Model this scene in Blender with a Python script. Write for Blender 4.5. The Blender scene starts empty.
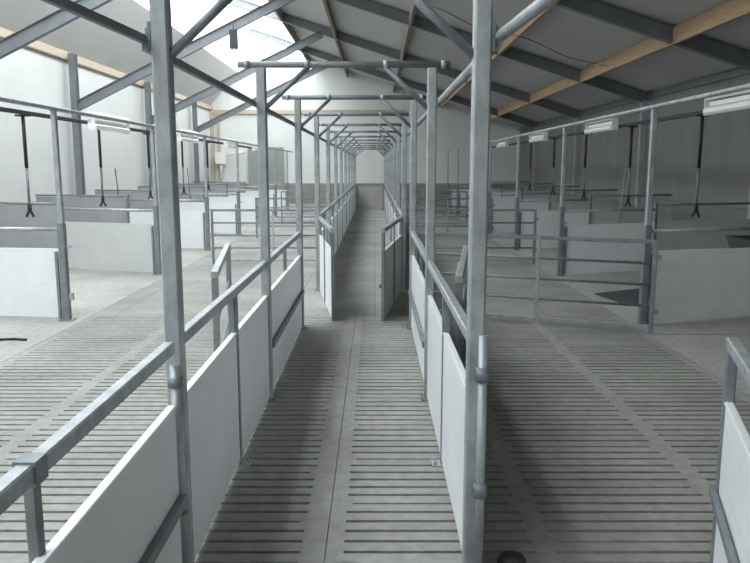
import bpy, math, random
from mathutils import Vector, Matrix
random.seed(7)
S = bpy.context.scene
COL = S.collection
R = math.radians

# ------------------------------------------------------------------ materials
def mat(name, base, rough=0.6, metal=0.0, var=0.0, scale=6.0, bump=0.0, bscale=40.0,
        var2=None, ribs=None, emit=None, stretch=None, spec=0.5):
    m = bpy.data.materials.new(name); m.use_nodes = True
    nt = m.node_tree; N = nt.nodes; L = nt.links
    b = N['Principled BSDF']
    b.inputs['Roughness'].default_value = rough
    b.inputs['Metallic'].default_value = metal
    b.inputs['Specular IOR Level'].default_value = spec
    b.inputs['Base Color'].default_value = (*base, 1)
    tc = N.new('ShaderNodeTexCoord')
    co = tc.outputs['Object']
    if stretch:
        mp = N.new('ShaderNodeMapping'); mp.inputs['Scale'].default_value = stretch
        L.new(co, mp.inputs['Vector']); co = mp.outputs['Vector']
    col = None
    if var > 0:
        n = N.new('ShaderNodeTexNoise'); n.inputs['Scale'].default_value = scale
        n.inputs['Detail'].default_value = 5; n.inputs['Roughness'].default_value = 0.6
        L.new(co, n.inputs['Vector'])
        r = N.new('ShaderNodeValToRGB')
        r.color_ramp.elements[0].position = 0.3; r.color_ramp.elements[1].position = 0.72
        a = tuple(max(0, c*(1-var)) for c in base); z = tuple(min(1, c*(1+var)) for c in (var2 or base))
        r.color_ramp.elements[0].color = (*a, 1); r.color_ramp.elements[1].color = (*z, 1)
        L.new(n.outputs['Fac'], r.inputs['Fac']); L.new(r.outputs['Color'], b.inputs['Base Color'])
    hsrc = None
    if ribs:
        w = N.new('ShaderNodeTexWave'); w.wave_type = 'BANDS'; w.bands_direction = ribs[0]
        w.inputs['Scale'].default_value = ribs[1]
        L.new(tc.outputs['Object'], w.inputs['Vector'])
        rr = N.new('ShaderNodeValToRGB'); rr.color_ramp.elements[0].position = 0.0; rr.color_ramp.elements[1].position = 0.12
        L.new(w.outputs['Fac'], rr.inputs['Fac'])
        bp = N.new('ShaderNodeBump'); bp.inputs['Strength'].default_value = ribs[2]; bp.inputs['Distance'].default_value = 0.01
        L.new(rr.outputs['Color'], bp.inputs['Height']); L.new(bp.outputs['Normal'], b.inputs['Normal'])
    elif bump > 0:
        n2 = N.new('ShaderNodeTexNoise'); n2.inputs['Scale'].default_value = bscale; n2.inputs['Detail'].default_value = 4
        L.new(tc.outputs['Object'], n2.inputs['Vector'])
        bp = N.new('ShaderNodeBump'); bp.inputs['Strength'].default_value = bump; bp.inputs['Distance'].default_value = 0.01
        L.new(n2.outputs['Fac'], bp.inputs['Height']); L.new(bp.outputs['Normal'], b.inputs['Normal'])
    if emit:
        b.inputs['Emission Color'].default_value = (*emit[0], 1); b.inputs['Emission Strength'].default_value = emit[1]
    return m

M = {}
M['galv']   = mat('galvanised steel', (.39,.415,.435), .50, .35, .25, 9, .12, 60, stretch=(1.5,1.5,.8))
M['galv_d'] = mat('dull galvanised steel', (.23,.25,.27), .55, .35, .22, 10, .1, 60)
M['blue']   = mat('grey painted steel', (.185,.20,.218), .55, .1, .12, 4)
M['panel']  = mat('white plastic panel', (.80,.82,.835), .42, 0, .05, 2.5, ribs=('Z', 3.2, .10))
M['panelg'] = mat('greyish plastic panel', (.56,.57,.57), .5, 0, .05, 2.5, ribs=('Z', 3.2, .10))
M['panelo'] = mat('grey outer panel', (.33,.34,.345), .6, 0, .06, 2.5, ribs=('Z', 3.2, .10))
M['cap']    = mat('white plastic edge', (.80,.82,.84), .4)
M['wall']   = mat('white insulated wall panel', (.60,.61,.60), .55, 0, .03, 1.2, ribs=('Y', .16, .5))
M['wallx']  = mat('white insulated end wall', (.72,.74,.72), .55, 0, .03, 1.0, ribs=('X', .16, .5))
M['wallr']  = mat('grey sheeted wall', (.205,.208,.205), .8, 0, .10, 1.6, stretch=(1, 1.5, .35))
M['ceil']   = mat('pale grey roof lining', (.52,.525,.515), .7, 0, .05, .8)
M['plinth'] = mat('bare concrete plinth', (.29,.27,.245), .85, 0, .15, 2.5, .2, 20)
M['plinthr'] = mat('dark grey plinth', (.17,.17,.17), .85, 0, .15, 2.5, .2, 20)  # right plinth, darker base colour than the left and far ones
M['pier'] = mat('pale concrete pier', (.38,.38,.375), .85, 0, .12, 2.5, .2, 20)
M['timber'] = mat('sawn pine', (.46,.32,.19), .7, 0, .2, 5, stretch=(6, .5, 6))
M['timberp']= mat('pale planed pine', (.50,.42,.325), .7, 0, .12, 5, stretch=(6, .5, 6))
M['timberd']= mat('weathered pine', (.27,.22,.175), .75, 0, .2, 5, stretch=(6, .5, 6))
M['black']  = mat('black rubber', (.018,.018,.02), .5)
M['dark']   = mat('dark pipe', (.045,.05,.055), .8, 0)
M['lamp']   = mat('white lamp enamel', (.88,.89,.9), .35)
M['tube']   = mat('fluorescent tube glass', (.93,.93,.93), .2)
M['door']   = mat('grey green door sheet', (.30,.32,.29), .6, 0, .05, 2, ribs=('X', 1.5, .3))
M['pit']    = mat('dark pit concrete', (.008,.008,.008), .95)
M['mat']    = mat('dark grey rubber mat', (.05,.055,.06), .8, 0, .2, 8)
M['endgate']= mat('dusty board', (.42,.41,.385), .8, 0, .12, 3)
M['white']  = mat('white plastic', (.8,.8,.78), .4)
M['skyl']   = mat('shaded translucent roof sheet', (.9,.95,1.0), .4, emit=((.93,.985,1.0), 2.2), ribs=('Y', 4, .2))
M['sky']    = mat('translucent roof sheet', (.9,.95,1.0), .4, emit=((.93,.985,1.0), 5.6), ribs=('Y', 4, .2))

def concrete(name, base, light, sc, joints=None):
    m = bpy.data.materials.new(name); m.use_nodes = True
    nt = m.node_tree; N = nt.nodes; L = nt.links; b = N['Principled BSDF']
    b.inputs['Roughness'].default_value = .82; b.inputs['Specular IOR Level'].default_value = .35
    tc = N.new('ShaderNodeTexCoord')
    def noise(s, d):
        n = N.new('ShaderNodeTexNoise'); n.inputs['Scale'].default_value = s; n.inputs['Detail'].default_value = d
        L.new(tc.outputs['Object'], n.inputs['Vector']); return n
    n1 = noise(sc, 6); n2 = noise(14, 6); n3 = noise(90, 3)
    r = N.new('ShaderNodeValToRGB'); r.color_ramp.elements[0].position = .34; r.color_ramp.elements[1].position = .68
    r.color_ramp.elements[0].color = (*base, 1); r.color_ramp.elements[1].color = (*light, 1)
    L.new(n1.outputs['Fac'], r.inputs['Fac'])
    r2 = N.new('ShaderNodeValToRGB'); r2.color_ramp.elements[0].position = .3; r2.color_ramp.elements[1].position = .6
    r2.color_ramp.elements[0].color = (.8,.8,.8,1); r2.color_ramp.elements[1].color = (1,1,1,1)
    L.new(n2.outputs['Fac'], r2.inputs['Fac'])
    mx = N.new('ShaderNodeMixRGB'); mx.blend_type = 'MULTIPLY'; mx.inputs[0].default_value = 1
    L.new(r.outputs['Color'], mx.inputs[1]); L.new(r2.outputs['Color'], mx.inputs[2])
    out = mx.outputs[0]
    if joints:
        br = N.new('ShaderNodeTexBrick'); br.offset = 0; br.inputs['Scale'].default_value = 1
        br.inputs['Brick Width'].default_value = joints[0]; br.inputs['Row Height'].default_value = joints[1]
        br.inputs['Mortar Size'].default_value = .008; br.inputs['Mortar Smooth'].default_value = .3
        br.inputs['Color1'].default_value = (1,1,1,1); br.inputs['Color2'].default_value = (.93,.93,.93,1)
        br.inputs['Mortar'].default_value = (.62,.62,.62,1)
        L.new(tc.outputs['Object'], br.inputs['Vector'])
        m2 = N.new('ShaderNodeMixRGB'); m2.blend_type = 'MULTIPLY'; m2.inputs[0].default_value = 1
        L.new(out, m2.inputs[1]); L.new(br.outputs['Color'], m2.inputs[2]); out = m2.outputs[0]
    L.new(out, b.inputs['Base Color'])
    bp = N.new('ShaderNodeBump'); bp.inputs['Strength'].default_value = .25; bp.inputs['Distance'].default_value = .004
    L.new(n3.outputs['Fac'], bp.inputs['Height']); L.new(bp.outputs['Normal'], b.inputs['Normal'])
    return m
M['conc']  = concrete('dusty concrete', (.335,.33,.31), (.45,.445,.42), .8)
M['slat']  = concrete('slatted concrete', (.285,.28,.262), (.375,.37,.345), 1.3)
M['slabs'] = concrete('dusty walkway slabs', (.27,.265,.245), (.385,.38,.355), 1.0, (1.035, .585))

# ------------------------------------------------------------------ geometry
class MB:
    def __init__(s): s.v = []; s.f = []; s.sm = []
    def add(s, vs, fs, smooth=False):
        o = len(s.v); s.v += [tuple(v) for v in vs]; s.f += [tuple(i+o for i in f) for f in fs]; s.sm += [smooth]*len(fs)
        return s
    def box(s, a, b):
        (x0,y0,z0),(x1,y1,z1) = a, b
        vs = [(x0,y0,z0),(x1,y0,z0),(x1,y1,z0),(x0,y1,z0),(x0,y0,z1),(x1,y0,z1),(x1,y1,z1),(x0,y1,z1)]
        return s.add(vs, [(0,3,2,1),(4,5,6,7),(0,1,5,4),(1,2,6,5),(2,3,7,6),(3,0,4,7)])
    def sweep(s, p, q, prof, up=(0,0,1), smooth=False):
        p = Vector(p); q = Vector(q); d = (q-p).normalized(); u = Vector(up)
        if abs(d.dot(u)) > .95: u = Vector((0,1,0))
        x = d.cross(u).normalized(); y = x.cross(d).normalized(); n = len(prof)
        vs = [p + x*a + y*b for a, b in prof] + [q + x*a + y*b for a, b in prof]
        fs = [(i, (i+1)%n, n+(i+1)%n, n+i) for i in range(n)]
        s.add(vs, fs, smooth)
        o = len(s.v) - 2*n
        s.f += [tuple(o+i for i in reversed(range(n))), tuple(o+n+i for i in range(n))]; s.sm += [False, False]
        return s
    def beam(s, p, q, w, h=None, c=None, up=(0,0,1)):
        h = h or w; c = c if c is not None else min(w, h)*.12; a, b = w/2, h/2
        prof = [(-a+c,-b),(a-c,-b),(a,-b+c),(a,b-c),(a-c,b),(-a+c,b),(-a,b-c),(-a,-b+c)]
        return s.sweep(p, q, prof, up)
    def ibeam(s, p, q, w, h, t=.012, up=(0,0,1)):
        a, b, k = w/2, h/2, t/2
        prof = [(-a,-b),(a,-b),(a,-b+t),(k,-b+t),(k,b-t),(a,b-t),(a,b),(-a,b),(-a,b-t),(-k,b-t),(-k,-b+t),(-a,-b+t)]
        # faces of an I section need concave caps; keep flanges and web as three bars
        s.sweep(p, q, [(-a,-b),(a,-b),(a,-b+t),(-a,-b+t)], up)
        s.sweep(p, q, [(-a,b-t),(a,b-t),(a,b),(-a,b)], up)
        return s.sweep(p, q, [(-k,-b+t),(k,-b+t),(k,b-t),(-k,b-t)], up)
    def tube(s, p, q, r, n=14):
        return s.sweep(p, q, [(r*math.cos(i*2*math.pi/n), r*math.sin(i*2*math.pi/n)) for i in range(n)], smooth=True)
    def path(s, pts, r, n=10):
        for a, b in zip(pts, pts[1:]): s.tube(a, b, r, n)
        return s
    def build(s, name, m, parent=None, org=None, **tags):
        o_ = Vector(org) if org is not None else Vector((0,0,0))
        if parent is not None: o_ = Vector(parent.get('_o', (0,0,0)))
        me = bpy.data.meshes.new(name)
        me.from_pydata([tuple(Vector(v)-o_) for v in s.v], [], s.f)
        me.polygons.foreach_set('use_smooth', s.sm); me.materials.append(m); me.update()
        ob = bpy.data.objects.new(name, me); COL.objects.link(ob)
        if parent is not None: ob.parent = parent
        else: ob.location = o_
        ob['_o'] = tuple(o_)
        for k, v in tags.items(): ob[k] = v
        return ob

def struct(name, mb, m): return mb.build(name, m, None, None, kind='structure')
def tag(o, label, cat, group=None):
    o['label'] = label; o['category'] = cat
    if group: o['group'] = group
    return o
def thing(name, loc, label, cat, group=None, rz=0):
    o = bpy.data.objects.new(name, None); COL.objects.link(o); o.empty_display_size = .1
    o.location = loc; o['_o'] = (0,0,0); o.rotation_euler[2] = rz
    return tag(o, label, cat, group)
def dup(o, parent=None, **kw):
    c = o.copy(); COL.objects.link(c)
    if parent is not None:
        c.parent = parent
    for ch in list(o.children): dup(ch, c)
    return c
def place(src, first, loc, label, rz=0):
    o = src if first else dup(src)
    o.location = loc; o.rotation_euler[2] = rz; o['label'] = label
    return o
ORD = ['first','second','third','fourth','fifth','sixth','seventh','eighth','ninth','tenth','eleventh','twelfth','thirteenth']

XL, XR = -7.8, 6.9; YN, YE = -5.0, 34.9
EL, ER = 4.60, 3.62; RX, RZ = -5.2, 7.45
PLX = .10                     # plinth thickness
def ceil_r(x): return ER + (RZ-ER)*(XR-x)/(XR-RX)
def ceil_l(x): return EL + (RZ-EL)*(x-XL)/(RX-XL)

# ------------------------------------------------------------------ floor
C0 = -.245; P = 1.035; SW = .05; Y0s, Y1s = -1.2, 8.39; PITCH = .0975; SLOT = .025
strips = [C0+P*k for k in range(-3, 4)]       # -3.35 ... 2.86
mb = MB(); T = .14
def top(x0, x1, y0, y1): mb.box((x0,y0,-T),(x1,y1,0))
for i, c in enumerate(strips):
    if i == 3:
        top(c-.10, c+.014, Y0s, Y1s); top(c+.018, c+.10, Y0s, Y1s)
    elif i == 0: top(c-.03, c+SW, Y0s, Y1s)
    elif i == 6: top(c-SW, c+.03, Y0s, Y1s)
    else: top(c-SW, c+SW, Y0s, Y1s)
nrow = int((Y1s-Y0s)/PITCH)
for i in range(6):
    a = strips[i]+(.10 if i == 3 else SW); b = strips[i+1]-(.10 if i == 2 else SW)
    off = random.choice([0, 2, 4]) if i != 3 else 0
    for k in range(nrow+1):
        ys = Y0s + k*PITCH
        y1 = min(ys+PITCH-SLOT, Y1s)
        top(a, b, ys, y1)
        if k < nrow and (k+off) % 6 == 0:      # joint row: slot is shorter at both ends
            top(a, a+.03, y1, ys+PITCH); top(b-.03, b, y1, ys+PITCH)
            mb.box((a, y1+.018, -T), (b, ys+PITCH, 0))
struct('floor', mb, M['slat'])
fx0, fx1 = strips[0]-.03, strips[-1]+.03
struct('floor', MB().box((fx0, Y1s, -T),(fx1, YE, 0)), M['slabs'])
struct('floor', MB().box((XL, YN, -T),(fx0-.006, YE, 0)), M['conc'])
struct('floor', MB().box((fx1+.006, YN, -T),(XR, 7.42, 0)).box((fx1+.006, 7.44, -T),(XR, YE, 0)), M['conc'])
struct('floor', MB().box((fx0, YN, -T),(fx1, Y0s-.01, 0)), M['conc'])
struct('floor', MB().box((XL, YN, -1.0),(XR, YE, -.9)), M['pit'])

# ------------------------------------------------------------------ walls, roof, skylight
t = .12
struct('wall_left', MB().box((XL-t, YN, -.9),(XL, YE, EL)), M['wall'])
struct('wall_right', MB().box((XR, YN, -.9),(XR+t, YE, ER)), M['wallr'])
def gable(y0, y1):
    pr = [(XL,-.9),(XR,-.9),(XR,ER),(RX,RZ),(XL,EL)]; n = 5
    vs = [(x,y0,z) for x,z in pr]+[(x,y1,z) for x,z in pr]
    return MB().add(vs, [tuple(range(n)), tuple(reversed(range(n,2*n)))]+[(i,n+i,n+(i+1)%n,(i+1)%n) for i in range(n)])
struct('wall_far', gable(YE, YE+t), M['wallx'])
struct('wall_near', gable(YN-t, YN), M['wallx'])
struct('baseboard_left', MB().box((XL, YN, 0),(XL+PLX, YE, .98)), M['plinth'])
struct('baseboard_right', MB().box((XR-PLX, YN, 0),(XR, YE, .98)), M['plinthr'])
struct('baseboard_far', MB().box((XL+PLX, YE-PLX, 0),(XR-PLX, YE, .98)), M['plinth'])

def slab(x0, x1, y0, y1, fn, m, name, th=.10, lift=0):
    a, b = fn(x0), fn(x1)
    vs = [(x0,y0,a+lift),(x1,y0,b+lift),(x1,y1,b+lift),(x0,y1,a+lift)]
    vs += [(x,y,z+th) for x,y,z in vs]
    return struct(name, MB().add(vs, [(0,3,2,1),(4,5,6,7),(0,1,5,4),(1,2,6,5),(2,3,7,6),(3,0,4,7)]), m)
SKX = -6.4                 # lower edge of the glazed part on the left slope
SKR = -3.12; SKY = 25.2     # glazed part of the right slope
slab(XL-t, SKX, YN-t, YE+t, ceil_l, M['ceil'], 'ceiling')
slab(SKR, XR+t, YN-t, SKY, ceil_r, M['ceil'], 'ceiling')
slab(RX, SKR, SKY, 26.8, ceil_r, M['ceil'], 'ceiling')
slab(SKR, XR+t, SKY, YE+t, ceil_r, M['ceil'], 'ceiling')
slab(RX, SKR, 26.8, YE, ceil_r, M['sky'], 'window_3', .02)
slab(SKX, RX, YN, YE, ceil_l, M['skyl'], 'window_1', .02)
slab(RX, SKR, YN, SKY, ceil_r, M['sky'], 'window_2', .02)
# door in the far wall
struct('door_1', MB().box((-6.05, YE-.16, 0),(-4.35, YE-PLX, 2.68)).box((-4.42, YE-.19, .95),(-4.52, YE-.16, 1.25)), M['door'])
# timber rails and corner studs of the walls
struct('trim_1', MB().beam((XL+.05, YN, EL-.10),(XL+.05, YE, EL-.10), .10, .20), M['timberp'])
struct('trim_2', MB().beam((XL+.1, YE-.05, 4.32),(XR-.1, YE-.05, 4.32) if False else (1.4, YE-.05, 4.32), .10, .20), M['timberp'])
struct('trim_3', MB().box((XL, YE-.16, .98),(XL+.14, YE, 4.5)).box((XL+.32, YE-.10, .98),(XL+.45, YE, 4.2)), M['timberp'])
struct('trim_4', MB().box((XR-.06, YN, ER-.17),(XR, YE, ER-.05)), M['blue'])

# ------------------------------------------------------------------ steel frames and purlins
frames = [13.0, 18.7, 24.7, 31.0]
near = ['nearest the camera','second from the camera','third from the camera','furthest from the camera']
CB = 3.25
for i, y in enumerate(frames):
    c = MB().ibeam((XL+.22, y, 0),(XL+.22, y, EL-.05), .16, .20).build('steel_column', M['blue'], None, (XL+.22, y, 0))
    tag(c, 'blue-grey steel column on the white left wall, %s in view' % near[i], 'column', 'steel columns on the left wall')
    o = MB().ibeam((XL+.22, y-.0, CB),(-1.75, y, CB+.485*(6.05-.22)), .12, .24).build('steel_brace', M['blue'], None, (XL+.22, y, CB))
    tag(o, 'sloping grey steel beam from left wall column to roof, %s' % near[i], 'beam', 'sloping beams on the left')
    D = .15
    o = MB().ibeam((XR-.02, y, ER-D-.01),(RX, y, RZ-D-.01), .14, .26).build('steel_rafter', M['blue'], None, (XR, y, ER))
    tag(o, 'dark grey steel rafter under the right roof slope, %s in view' % near[i], 'beam', 'steel rafters')
    o = MB().box((XR-.16, y-.06, 0),(XR-.0, y+.06, ER-.2)).build('wall_pier', M['pier'], None, (XR, y, 0))
    tag(o, 'pale grey pier against the dark right wall, %s' % near[i], 'pier', 'piers on the right wall')
for i, (x, m, w) in enumerate([(5.2,'timber','tan timber purlin nearest the right wall'),(3.1,'timber','tan timber purlin second from the right wall'),
                   (.88,'timberd','brown timber purlin above the walkway'),(-1.30,'timberd','brown timber purlin just left of the walkway arches'),
                   (-3.05,'timberd','brown timber purlin nearest the skylight')]):
    z = ceil_r(x)-.155
    o = MB().beam((x, YN, z),(x, YE, z), .075, .29, .004).build('timber_purlin', M[m], None, (x, YN, z))
    tag(o, w, 'beam', 'timber purlins')
o = MB().box((-5.35, YE-.12, .98),(-5.2, YE, 7.2)).build('steel_column', M['galv'], None, (-5.27, YE, 1.14))
tag(o, 'pale steel column on the white far wall behind the first arch', 'column')
# dark fitting below the second sloping beam
r = thing('hanging_fitting', (-3.5, 18.55, 5.15), 'small black fitting hanging under a sloping beam by the skylight', 'fitting')
MB().box((-.10,-.05,-.50),(.10,.05,-.05)).box((-.012,-.012,-.05),(.012,.012,.08)).build('body', M['black'], r)
for x in (-.05,.05): MB().tube((x,0,-.55),(x,0,-.50),.03).build('tip', M['white'], r)
# cable under the right slope
pts = [(x, 16.0+.1*math.sin(x*3), ceil_r(x)-.32-.10*math.sin((x-1.2)*math.pi/1.9)**2) for x in [1.2+.2*i for i in range(20)]]
tag(MB().path(pts, .008, 6).build('cable', M['dark'], None, pts[0]), 'thin dark cable slung beneath the right roof slope', 'cable')

# ------------------------------------------------------------------ walkway arches
LX, RXW = -.812, .408; YA = 2.85; BAY = 2.45; NP = 12
PW = .068
root = thing('walkway_arch', (0,0,0), '', 'arch', 'galvanised arches over the walkway')
for sx, x in ((1, LX), (-1, RXW)):
    p = MB().beam((x,0,0),(x,0,2.445), PW).build('post', M['galv'], root)
    MB().box((x+sx*.0-.06,-.06,0),(x+.06,.06,.008)).tube((x+sx*.048,-.045,.0),(x+sx*.048,-.045,.03),.008).tube((x+sx*.048,.045,.0),(x+sx*.048,.045,.03),.008).build('foot_plate', M['galv_d'], p)
cb = MB().tube((LX-.165,0,2.47),(RXW+.125,0,2.47), .0235).build('crossbar', M['galv_d'], root)
for x in (LX-.10, LX+.33, RXW-.33, RXW+.08):
    MB().tube((x-.018,0,2.47),(x+.018,0,2.47), .030).build('clamp', M['galv'], cb)
for sx, x in ((1, LX), (-1, RXW)):
    MB().tube((x+sx*.03,0,2.17),(x+sx*.34,0,2.455), .0175).build('brace', M['galv_d'], root)
arches = []
for k in range(NP):
    lab = ('galvanised steel arch over the walkway, nearest the camera' if k == 0 else
           'galvanised steel arch over the walkway, %s from the camera' % ORD[k] if k < NP-1 else 'galvanised steel arch at the far end of the walkway')
    arches.append(dup(root) if k else root)
for k, o in enumerate(arches):
    o.location = (0, YA+BAY*k, 0)
    o['label'] = ('galvanised steel arch over the walkway, nearest the camera' if k == 0 else
           'galvanised steel arch over the walkway, %s from the camera' % ORD[k] if k < NP-1 else 'galvanised steel arch at the far end of the walkway')
# extra fittings of the first arch: hinge pipes and brackets
hp = MB().tube((.432,-.058,.0),(.432,-.058,1.09), .019).build('hinge_pipe', M['galv'], root)
for z in (.44, .93): MB().tube((.432,-.058,z-.03),(.432,-.058,z+.03), .029).box((.40,-.045,z-.02),(.43,-.03,z+.02)).build('collar', M['galv_d'], hp)
hp = MB().tube((LX+.012,-.06,.0),(LX+.012,-.06,.97), .022).build('hinge_pipe', M['galv'], root)
for z in (.36, .90): MB().tube((LX+.012,-.06,z-.02),(LX+.012,-.06,z+.02), .030).build('collar', M['galv_d'], hp)
MB().box((LX-.045,-.03,2.19),(LX-.034,.03,2.29)).box((LX-.058,-.015,2.21),(LX-.045,.015,2.27)).build('bracket', M['galv_d'], root)
MB().box((RXW+.034,-.03,2.18),(RXW+.045,.03,2.30)).box((RXW+.045,-.015,2.20),(RXW+.058,.015,2.28)).build('bracket', M['galv_d'], root)

YEND = YA+BAY*(NP-1)
o = MB().beam((-1.165, YA-1.6, 2.30),(LX-.055, YA, 2.225), .024, .032).beam((LX-.055, YA-.03, 2.20),(LX-.055, YEND, 2.20), .026, .036).build('tie_bar', M['galv_d'], None, (LX, YA, 2.2))
tag(o, 'long dark grey bar tying the left posts of the arches together', 'bar')
o = MB().tube((RXW+.06, YA, 2.22),(RXW+.055, YEND, 2.20), .023).build('tie_pipe', M['galv'], None, (RXW, YA, 2.2))
tag(o, 'long round pipe tying the right posts of the arches together', 'pipe')
o = MB().tube((RXW+.062, YA-.05, 2.235),(.55, 1.6, 2.24), .021).build('tie_pipe', M['galv'], None, (RXW, YA, 2.2))
tag(o, 'short round pipe running toward the camera from the nearest right post', 'pipe')

# ------------------------------------------------------------------ walkway fences
def fence_parts(root, L, inner, rail_r=True, mid_inside=False):
    """runs along +Y from 0 to L; inner = +1 when the walkway lies on the +X side"""
    s = inner
    tr = MB().beam((0,0,1.045),(0,L,1.045), .045, .05).build('top_rail', M['galv'], root)
    h = L/2 if mid_inside else L*.53
    if mid_inside:   # fixed section: the middle post shows on the walkway side
        p = MB().beam((s*.012,h,0),(s*.012,h,1.02), .012, .05, .002).beam((-s*.01,h,0),(-s*.01,h,1.02), .035, .07).build('middle_post', M['galv_d'], root)
        MB().box((-.05 if s>0 else -.07,h-.05,0),(.07 if s>0 else .05,h+.05,.008)).tube((s*.05,h-.03,0),(s*.05,h-.03,.03),.008).tube((s*.05,h+.03,0),(s*.05,h+.03,.03),.008).build('foot_plate', M['galv'], p)
        spans = [(.0, h-.014), (h+.014, L)]
    else:
        MB().beam((-s*.02,h,.03),(-s*.02,h,1.02), .03, .035).build('middle_post', M['galv_d'], root)
        spans = [(0.0, L)]
    for a, b in spans:
        pn = MB().box((-.013,a,.03),(.013,b,.80)).build('panel', M['panel'], root)
        MB().beam((0,a,.803),(0,b,.803), .034, .014, .003).build('panel_edge', M['cap'], pn)
    x = (.032 if not mid_inside else -.032)*s
    MB().beam((x,0,.41),(x,L,.41), .028, .045).build('middle_rail', M['galv_d'], root)

LF = BAY-PW-.006
protoL = thing('walkway_fence', (0,0,0), '', 'fence', 'white panelled fence sections along the walkway')
fence_parts(protoL, LF, 1, mid_inside=True)
protoR = thing('walkway_fence', (0,0,0), '', 'fence', 'white panelled fence sections along the walkway')
fence_parts(protoR, LF, -1, mid_inside=True)
bays = [0]+list(range(3, NP-1))
for side, proto, x in (('left', protoL, LX), ('right', protoR, RXW)):
    objs = [proto]+[dup(proto) for _ in bays[1:]]
    for o, k in zip(objs, bays):
        o.location = (x, YA+BAY*k+PW/2+.003, 0)
        o['label'] = 'white panelled fence on the %s of the walkway between %s and %s arches' % (side, ORD[k], ORD[k+1])
gl = thing('walkway_gate', (0,0,0), '', 'gate', 'closed panelled gates along the walkway'); fence_parts(gl, LF, 1)
gr = thing('walkway_gate', (0,0,0), '', 'gate', 'closed panelled gates along the walkway'); fence_parts(gr, LF, -1)
gl.location = (LX, YA+BAY+PW/2+.003, 0); gl['label'] = 'white panelled gate closed left of the walkway between second and third arches'
gr.location = (RXW, YA+BAY+PW/2+.003, 0); gr['label'] = 'white panelled gate closed right of the walkway between second and third arches'
g0 = dup(gl); g0.location = (LX, YA-PW/2-.003-LF-.05, 0)
g0['label'] = 'closed white panelled gate at the bottom left, nearest the camera'
# sleeve and upright on that near gate
sl = MB().box((-.027, 1.19, 1.015),(.027, 1.25, 1.076)).build('sleeve', M['galv_d'], g0)

# ------------------------------------------------------------------ swung-open panelled gates
LG = 2.05
pg = thing('panel_gate', (0,0,0), '', 'gate', 'panelled gates standing open')
MB().beam((0,0,1.045),(0,LG,1.045), .045, .05).build('top_rail', M['galv'], pg)
for y in (.022, LG-.022): MB().beam((0,y,.015),(0,y,1.02), .04, .045).build('upright', M['galv_d'], pg)
MB().beam((.02,LG/2,.03),(.02,LG/2,1.02), .014, .02, .002).beam((-.02,LG/2,.03),(-.02,LG/2,1.02), .014, .02, .002).build('middle_upright', M['galv_d'], pg)
pn = MB().box((-.012,.045,.015),(.012,LG-.045,.80)).build('panel', M['panel'], pg)
MB().beam((0,.045,.803),(0,LG-.045,.803), .034, .014, .003).build('panel_edge', M['cap'], pn)
MB().beam((-.032,.0,.41),(-.032,LG,.41), .024, .04).build('middle_rail', M['galv_d'], pg)
def gate_at(first, near_pt, far_pt, label):
    dx, dy = far_pt[0]-near_pt[0], far_pt[1]-near_pt[1]
    return place(pg, first, (near_pt[0], near_pt[1], 0), label, -math.atan2(dx, dy))
gate_at(True,  (-.775, 10.12), (-.475, 8.08), 'white panelled gate swung into the walkway from its left side beyond the third arch')
gate_at(False, (.09, 8.08), (.365, 10.12), 'dark panelled gate swung into the walkway from its right side beyond the third arch')
def leaf(first, near_pt, far_pt, label): return gate_at(False, near_pt, far_pt, label)
# open bar leaves in the side alleys
bl = thing('bar_gate', (0,0,0), '', 'gate', 'narrow bar gates folded out beside the walkway')
MB().beam((0,0,1.045),(0,LG-.2,1.045), .05, .045).build('top_rail', M['galv'], bl)
for y in (.022, LG-.222): MB().beam((0,y,.015),(0,y,1.02), .045, .045).build('upright', M['galv_d'], bl)
for z in (.10, .42, .72): MB().tube((0,.04,z),(0,LG-.24,z), .014).build('bar', M['galv_d'], bl)
place(bl, True, (-1.06, 4.70, 0), 'narrow bar gate standing open left of the walkway between first and second arches', math.atan2(.29, 1.9))
place(bl, False, (.53, 4.50, 0), 'narrow bar gate standing open right of the walkway between first and second arches', -math.atan2(.29, 1.9))
gate_at(False, (.80, .90), (1.43, 2.79), 'white panelled gate cut off at the lower right corner, nearest the camera')

# ------------------------------------------------------------------ long five-bar gates across the alleys
def bar_gate(L):
    g = thing('field_gate', (0,0,0), '', 'gate', 'five-bar gates across the side alleys')
    for k in range(5):
        z = .07+.2275*k
        (MB().beam((.02,0,z),(L-.02,0,z), .035, .04) if k in (0,4) else MB().tube((.02,0,z),(L-.02,0,z), .0145)).build('bar', M['galv_d'] if k else M['galv'], g)
    for x in (.02, L-.02): MB().beam((x,0,.0),(x,0,1.0), .045).build('upright', M['galv_d'], g)
    MB().beam((L*.54,-.022,.06),(L*.54,-.022,1.0), .04, .012, .002).build('middle_upright', M['galv'], g)
    MB().box((L-.0,-.02,.80),(L+.045,.02,.84)).box((L-.0,-.02,.22),(L+.045,.02,.26)).build('hinge', M['galv_d'], g)
    return g
g = bar_gate(2.66); g.location = (.48, 8.46, 0); g.rotation_euler[2] = -math.atan2(.98, 2.45)
g['label'] = 'galvanised five-bar gate standing slanted across the right alley, nearest the camera'
gp = bar_gate(2.42)
ys = [13.05, 17.95, 22.85, 27.6]
n = 0
for side, x0 in (('right', .50), ('left', -3.37+.42)):
    for i, y in enumerate(ys):
        w = 'galvanised five-bar gate straight across the %s alley, %s' % (side, ['first of the row','second of the row','third of the row','last before the far wall'][i])
        o = gp if n == 0 else dup(gp); n += 1
        o.location = (x0 if side == 'right' else -.90, y, 0)
        if side == 'left': o.rotation_euler[2] = 0; o.location = (-2.97-.0+.0, y, 0); o.scale = (.86, 1, 1)
        o['label'] = w

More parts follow.
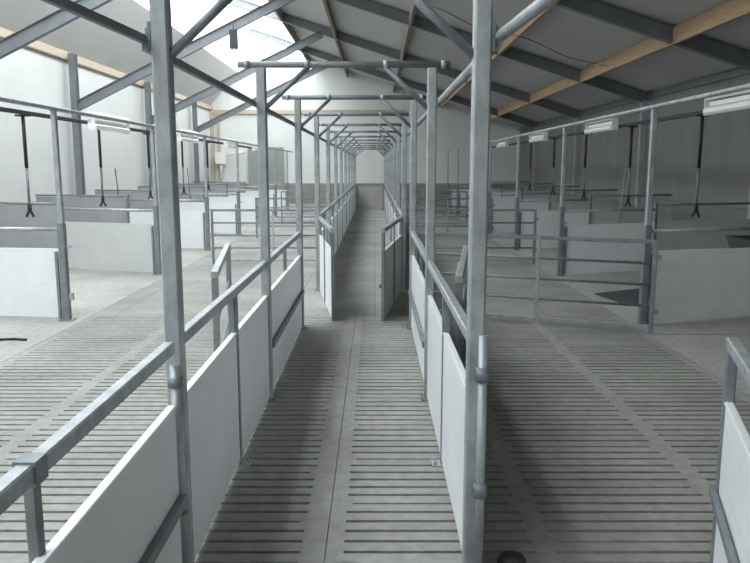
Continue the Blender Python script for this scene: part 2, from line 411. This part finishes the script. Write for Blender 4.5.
# ------------------------------------------------------------------ pen posts, overhead pipes
PXL, PXR = -3.56, 3.0
LY = [8.17+3.57*k for k in range(7)]; RY = [7.92+3.68*k for k in range(7)]
pp = thing('pen_post', (0,0,0), '', 'post', 'tall pen posts')
lo = MB().beam((0,0,0),(0,0,1.12), .078).build('lower_post', M['galv_d'], pp)
MB().box((-.08,-.07,0),(.08,.07,.01)).build('foot_plate', M['galv_d'], lo)
MB().beam((0,0,1.12),(0,0,2.367), .056).build('upper_post', M['galv'], pp)
la = MB().box((.04,-.02,.24),(.085,.02,.32)).box((.04,-.005,.84),(.10,.005,.87)).build('latch', M['galv'], pp)
n = 0
posn = ['nearest the camera','second from the camera','third from the camera','fourth from the camera','fifth from the camera','sixth from the camera','furthest from the camera']
for side, px, Y in (('left', PXL, LY), ('right', PXR, RY)):
    for i, y in enumerate(Y):
        o = pp if n == 0 else dup(pp); n += 1
        o.location = (px, y, 0); o['label'] = 'tall galvanised pen post in the %s row, %s' % (side, posn[i])
for side, px in (('left', PXL), ('right', PXR)):
    o = MB().tube((px, 1.5, 2.39),(px, 31.5, 2.39), .024).build('overhead_pipe', M['galv'], None, (px, 1.5, 2.35))
    tag(o, 'long galvanised pipe on top of the %s row of pen posts' % side, 'pipe')

# ------------------------------------------------------------------ pen partitions
def partition(sx, L1, L2):
    """runs outward in sx*X from the post"""
    g = thing('pen_partition', (0,0,0), '', 'partition', 'white panelled pen partitions')
    a = sx*.045; b = sx*L1; c = sx*(L1+L2)
    mn = min
    MB().box((mn(a,b),-.013,.03),(max(a,b),.013,.83)).build('panel', M['panel'], g)
    MB().tube((a,0,1.05),(b,0,1.05), .021).build('rail', M['galv'], g)
    MB().beam((sx*.07,-.03,.02),(sx*.07,-.03,.80), .035, .02).build('upright', M['galv_d'], g)
    MB().beam((b,0,0),(b,0,1.16), .055).build('end_post', M['galv_d'], g)
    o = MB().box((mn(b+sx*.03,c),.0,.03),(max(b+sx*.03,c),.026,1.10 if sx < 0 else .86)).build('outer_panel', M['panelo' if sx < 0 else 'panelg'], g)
    if sx < 0: o['label'] = 'grey outer panel'
    MB().tube((b,0,1.13),(c,0,1.13), .019).build('rail', M['galv_d'], g)
    return g
gl2 = partition(-1, 1.85, (-XL+PXL)-1.85-PLX-.01)
gr2 = partition(1, 1.74, (XR-PXR)-1.74-PLX-.01)
for side, proto, px, Y in (('left', gl2, PXL, LY), ('right', gr2, PXR, RY)):
    for i, y in enumerate(Y):
        o = proto if i == 0 else dup(proto)
        o.rotation_euler[2] = (.26 if side == 'right' else -[.13,.30,.22,.2,.2,.2,.2][i])
        o.location = (px, y, 0); o['label'] = 'white panelled partition with top rail in the %s pens, %s' % (side, posn[i])
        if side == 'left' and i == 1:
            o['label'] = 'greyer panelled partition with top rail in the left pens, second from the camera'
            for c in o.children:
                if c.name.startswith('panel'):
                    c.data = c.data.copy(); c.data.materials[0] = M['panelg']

# ------------------------------------------------------------------ dark pipes, drop poles, lamps over the pens
DL, DR, DZ = -4.97, 4.62, 2.51
for side, x in (('left', DL), ('right', DR)):
    o = MB().beam((x, 2.0, DZ),(x, 33.5, DZ), .05, .06).build('supply_pipe', M['dark'], None, (x, 2.0, DZ))
    tag(o, 'long dark pipe running lengthwise above the %s pens' % side, 'pipe')
    for i, y in enumerate([6.2, 18.7, 31.0]):
        top_z = (ceil_r(x) if side == 'right' else ceil_r(x))
dp = thing('drop_pole', (0,0,0), '', 'pole', 'drop poles hanging over the pens')
MB().tube((0,0,1.74),(0,0,2.48), .025).build('sleeve', M['black'], dp)
MB().box((-.10,-.035,2.455),(.10,.035,2.48)).build('bracket', M['black'], dp)
MB().tube((0,0,1.2),(0,0,1.74), .019).build('rod', M['galv_d'], dp)
MB().tube((0,0,1.11),(0,0,1.23), .028).beam((0,0,1.15),(-.055,0,1.04), .03, .03).beam((0,0,1.15),(.055,0,1.04), .03, .03).build('clamp', M['black'], dp)
n = 0
for side, x in (('left', DL), ('right', DR)):
    for i in range(5):
        y = 10.4+2.82*i
        o = dp if n == 0 else dup(dp); n += 1
        o.location = (x, y, 0); o['label'] = 'black and grey pole hanging over the %s pens, %s' % (side, ORD[i]+' from the camera')
lf = thing('strip_light', (0,0,0), '', 'lamp', 'twin tube strip lights over the pens')
MB().box((-.03,0,.11),(.03,1.75,.17)).build('housing', M['lamp'], lf)
for z in (.045, .235):
    MB().beam((-.075,.02,z),(-.075,1.73,z), .07, .10, .03).build('tube', M['tube'], lf)
for y in (.0, 1.73): MB().box((-.09,y,-.01),(.03,y+.02,.29)).build('end_cap', M['white'], lf)
for y in (.3, 1.4): MB().box((.03,y,.08),(.085,y+.03,.12)).build('bracket', M['dark'], lf)
n = 0
lys = [8.15, 13.7, 19.2, 24.8, 30.2]
for side, x, Y in (('right', DR-.12, lys), ('left', DL+.12, lys[1:])):
    for i, y in enumerate(Y):
        o = lf if n == 0 else dup(lf); n += 1
        o.location = (x, y if side == 'right' else y, DZ-.07 if side == 'right' else DZ-.12)
        if side == 'left':
            o.rotation_euler[2] = math.pi; o.location[1] += .55
        o['label'] = 'white twin tube strip light above the %s pens, %s' % (side, ORD[i]+' from the camera')

# ------------------------------------------------------------------ far end and small things
e = thing('end_gate', (LX, YEND+.11, 0), 'dusty grey board gate closing the far end of the walkway', 'gate')
MB().box((.04,0,.03),(RXW-LX-.04,.03,.97)).build('board', M['endgate'], e)
for x in (.06, RXW-LX-.06): MB().beam((x,-.03,0),(x,-.03,1.02), .05).build('upright', M['galv_d'], e)

def poly(name, pts, h, m, label, cat):
    n = len(pts); vs = [(x,y,0.001) for x,y in pts]+[(x,y,h) for x,y in pts]
    o = MB().add(vs, [tuple(reversed(range(n))), tuple(range(n,2*n))]+[(i,(i+1)%n,n+(i+1)%n,n+i) for i in range(n)]).build(name, m, None, (pts[0][0],pts[0][1],0))
    return tag(o, label, cat)
poly('rubber_mat', [(3.05,9.85),(3.25,9.0),(3.95,9.15),(4.0,10.35)][0:4], .02, M['mat'], 'dark grey rubber mat on the concrete behind the slanted gate', 'mat')
tr = thing('feed_trough', (4.98, 9.25, -.09), 'dark trough behind the nearest right partition, at the photo edge', 'trough')
MB().add([(-.1,-.45,.55),(.35,-.45,.55),(.35,.45,.55),(-.1,.45,.55),(-.2,-.55,.92),(.45,-.55,.92),(.45,.55,.92),(-.2,.55,.92)],
         [(0,3,2,1),(0,1,5,4),(1,2,6,5),(2,3,7,6),(3,0,4,7)]).build('basin', M['mat'], tr)
for x in (-.05,.3):
    for y in (-.38,.38): MB().beam((x,y,.09),(x,y,.55), .035).build('leg', M['galv_d'], tr)
pts = [(-3.55-.14*i, 7.15+.06*math.sin(i*1.1)-.02*i, .014) for i in range(9)]
tag(MB().path(pts, .012, 8).build('hose', M['black'], None, pts[0]), 'short black hose lying on the pale floor at the left edge', 'hose')
b = MB()
ring = []
bx, by = .60, 2.93
nn = 18
for k, (rr, z) in enumerate([(.045,.0),(.052,.02),(.05,.05),(.04,.07),(.02,.08)]):
    ring.append([(bx+rr*1.25*math.cos(i*2*math.pi/nn), by+rr*math.sin(i*2*math.pi/nn), z) for i in range(nn)])
vs = [p for r_ in ring for p in r_]
fs = [(k*nn+i, k*nn+(i+1)%nn, (k+1)*nn+(i+1)%nn, (k+1)*nn+i) for k in range(4) for i in range(nn)]
fs += [tuple(reversed(range(nn))), tuple(4*nn+i for i in range(nn))]
b.add(vs, fs, True)
tag(b.build('rubber_lump', M['black'], None, (bx,by,0)), 'black rubber buffer on the slats at the bottom edge beside the nearest right post', 'lump')  # plain rounded lump for a dark object of unknown kind
cb2 = thing('junction_box', (-7.3, 34.6, 2.2), 'small white box with pipes on the far wall in the left corner', 'box')
MB().box((-.25,-.1,-.3),(.25,.1,.25)).build('housing', M['white'], cb2)
MB().tube((.25,-.0,.1),(1.1,.0,.25), .05).tube((-.0,0,-1.0),(0,0,-.3), .05).build('pipe', M['white'], cb2)
# thin rods leaning in the pens
for x, y, w in ((-5.55, 15.9, 'left pens near the wall'), (-5.6, 22.2, 'left pens further back'), (5.35, 15.9, 'right pens')):
    tag(MB().tube((x,y,.0),(x-.12 if x < 0 else x+.12,y,1.72), .012, 8).build('thin_rod', M['dark'] if x < 0 else M['galv'], None, (x,y,0)), 'thin leaning rod standing up in the %s' % w, 'rod')

# ------------------------------------------------------------------ world, camera, render look
w = bpy.data.worlds.new('World'); S.world = w; w.use_nodes = True
w.node_tree.nodes['Background'].inputs['Color'].default_value = (.75,.85,1,1)
w.node_tree.nodes['Background'].inputs['Strength'].default_value = 1.0
cam = bpy.data.cameras.new('Camera'); co = bpy.data.objects.new('Camera', cam); COL.objects.link(co)
cam.sensor_width = 36; cam.lens = 36*720/750; cam.clip_start = .05; cam.clip_end = 200
co.location = (0,0,1.75); co.rotation_euler = (R(90-9.03), 0, 0); S.camera = co
S.view_settings.view_transform = 'Standard'; S.view_settings.look = 'None'
S.view_settings.exposure = 0.50; S.view_settings.gamma = 1; S.view_settings.use_curve_mapping = False
for o in bpy.data.objects:
    if '_o' in o: del o['_o']
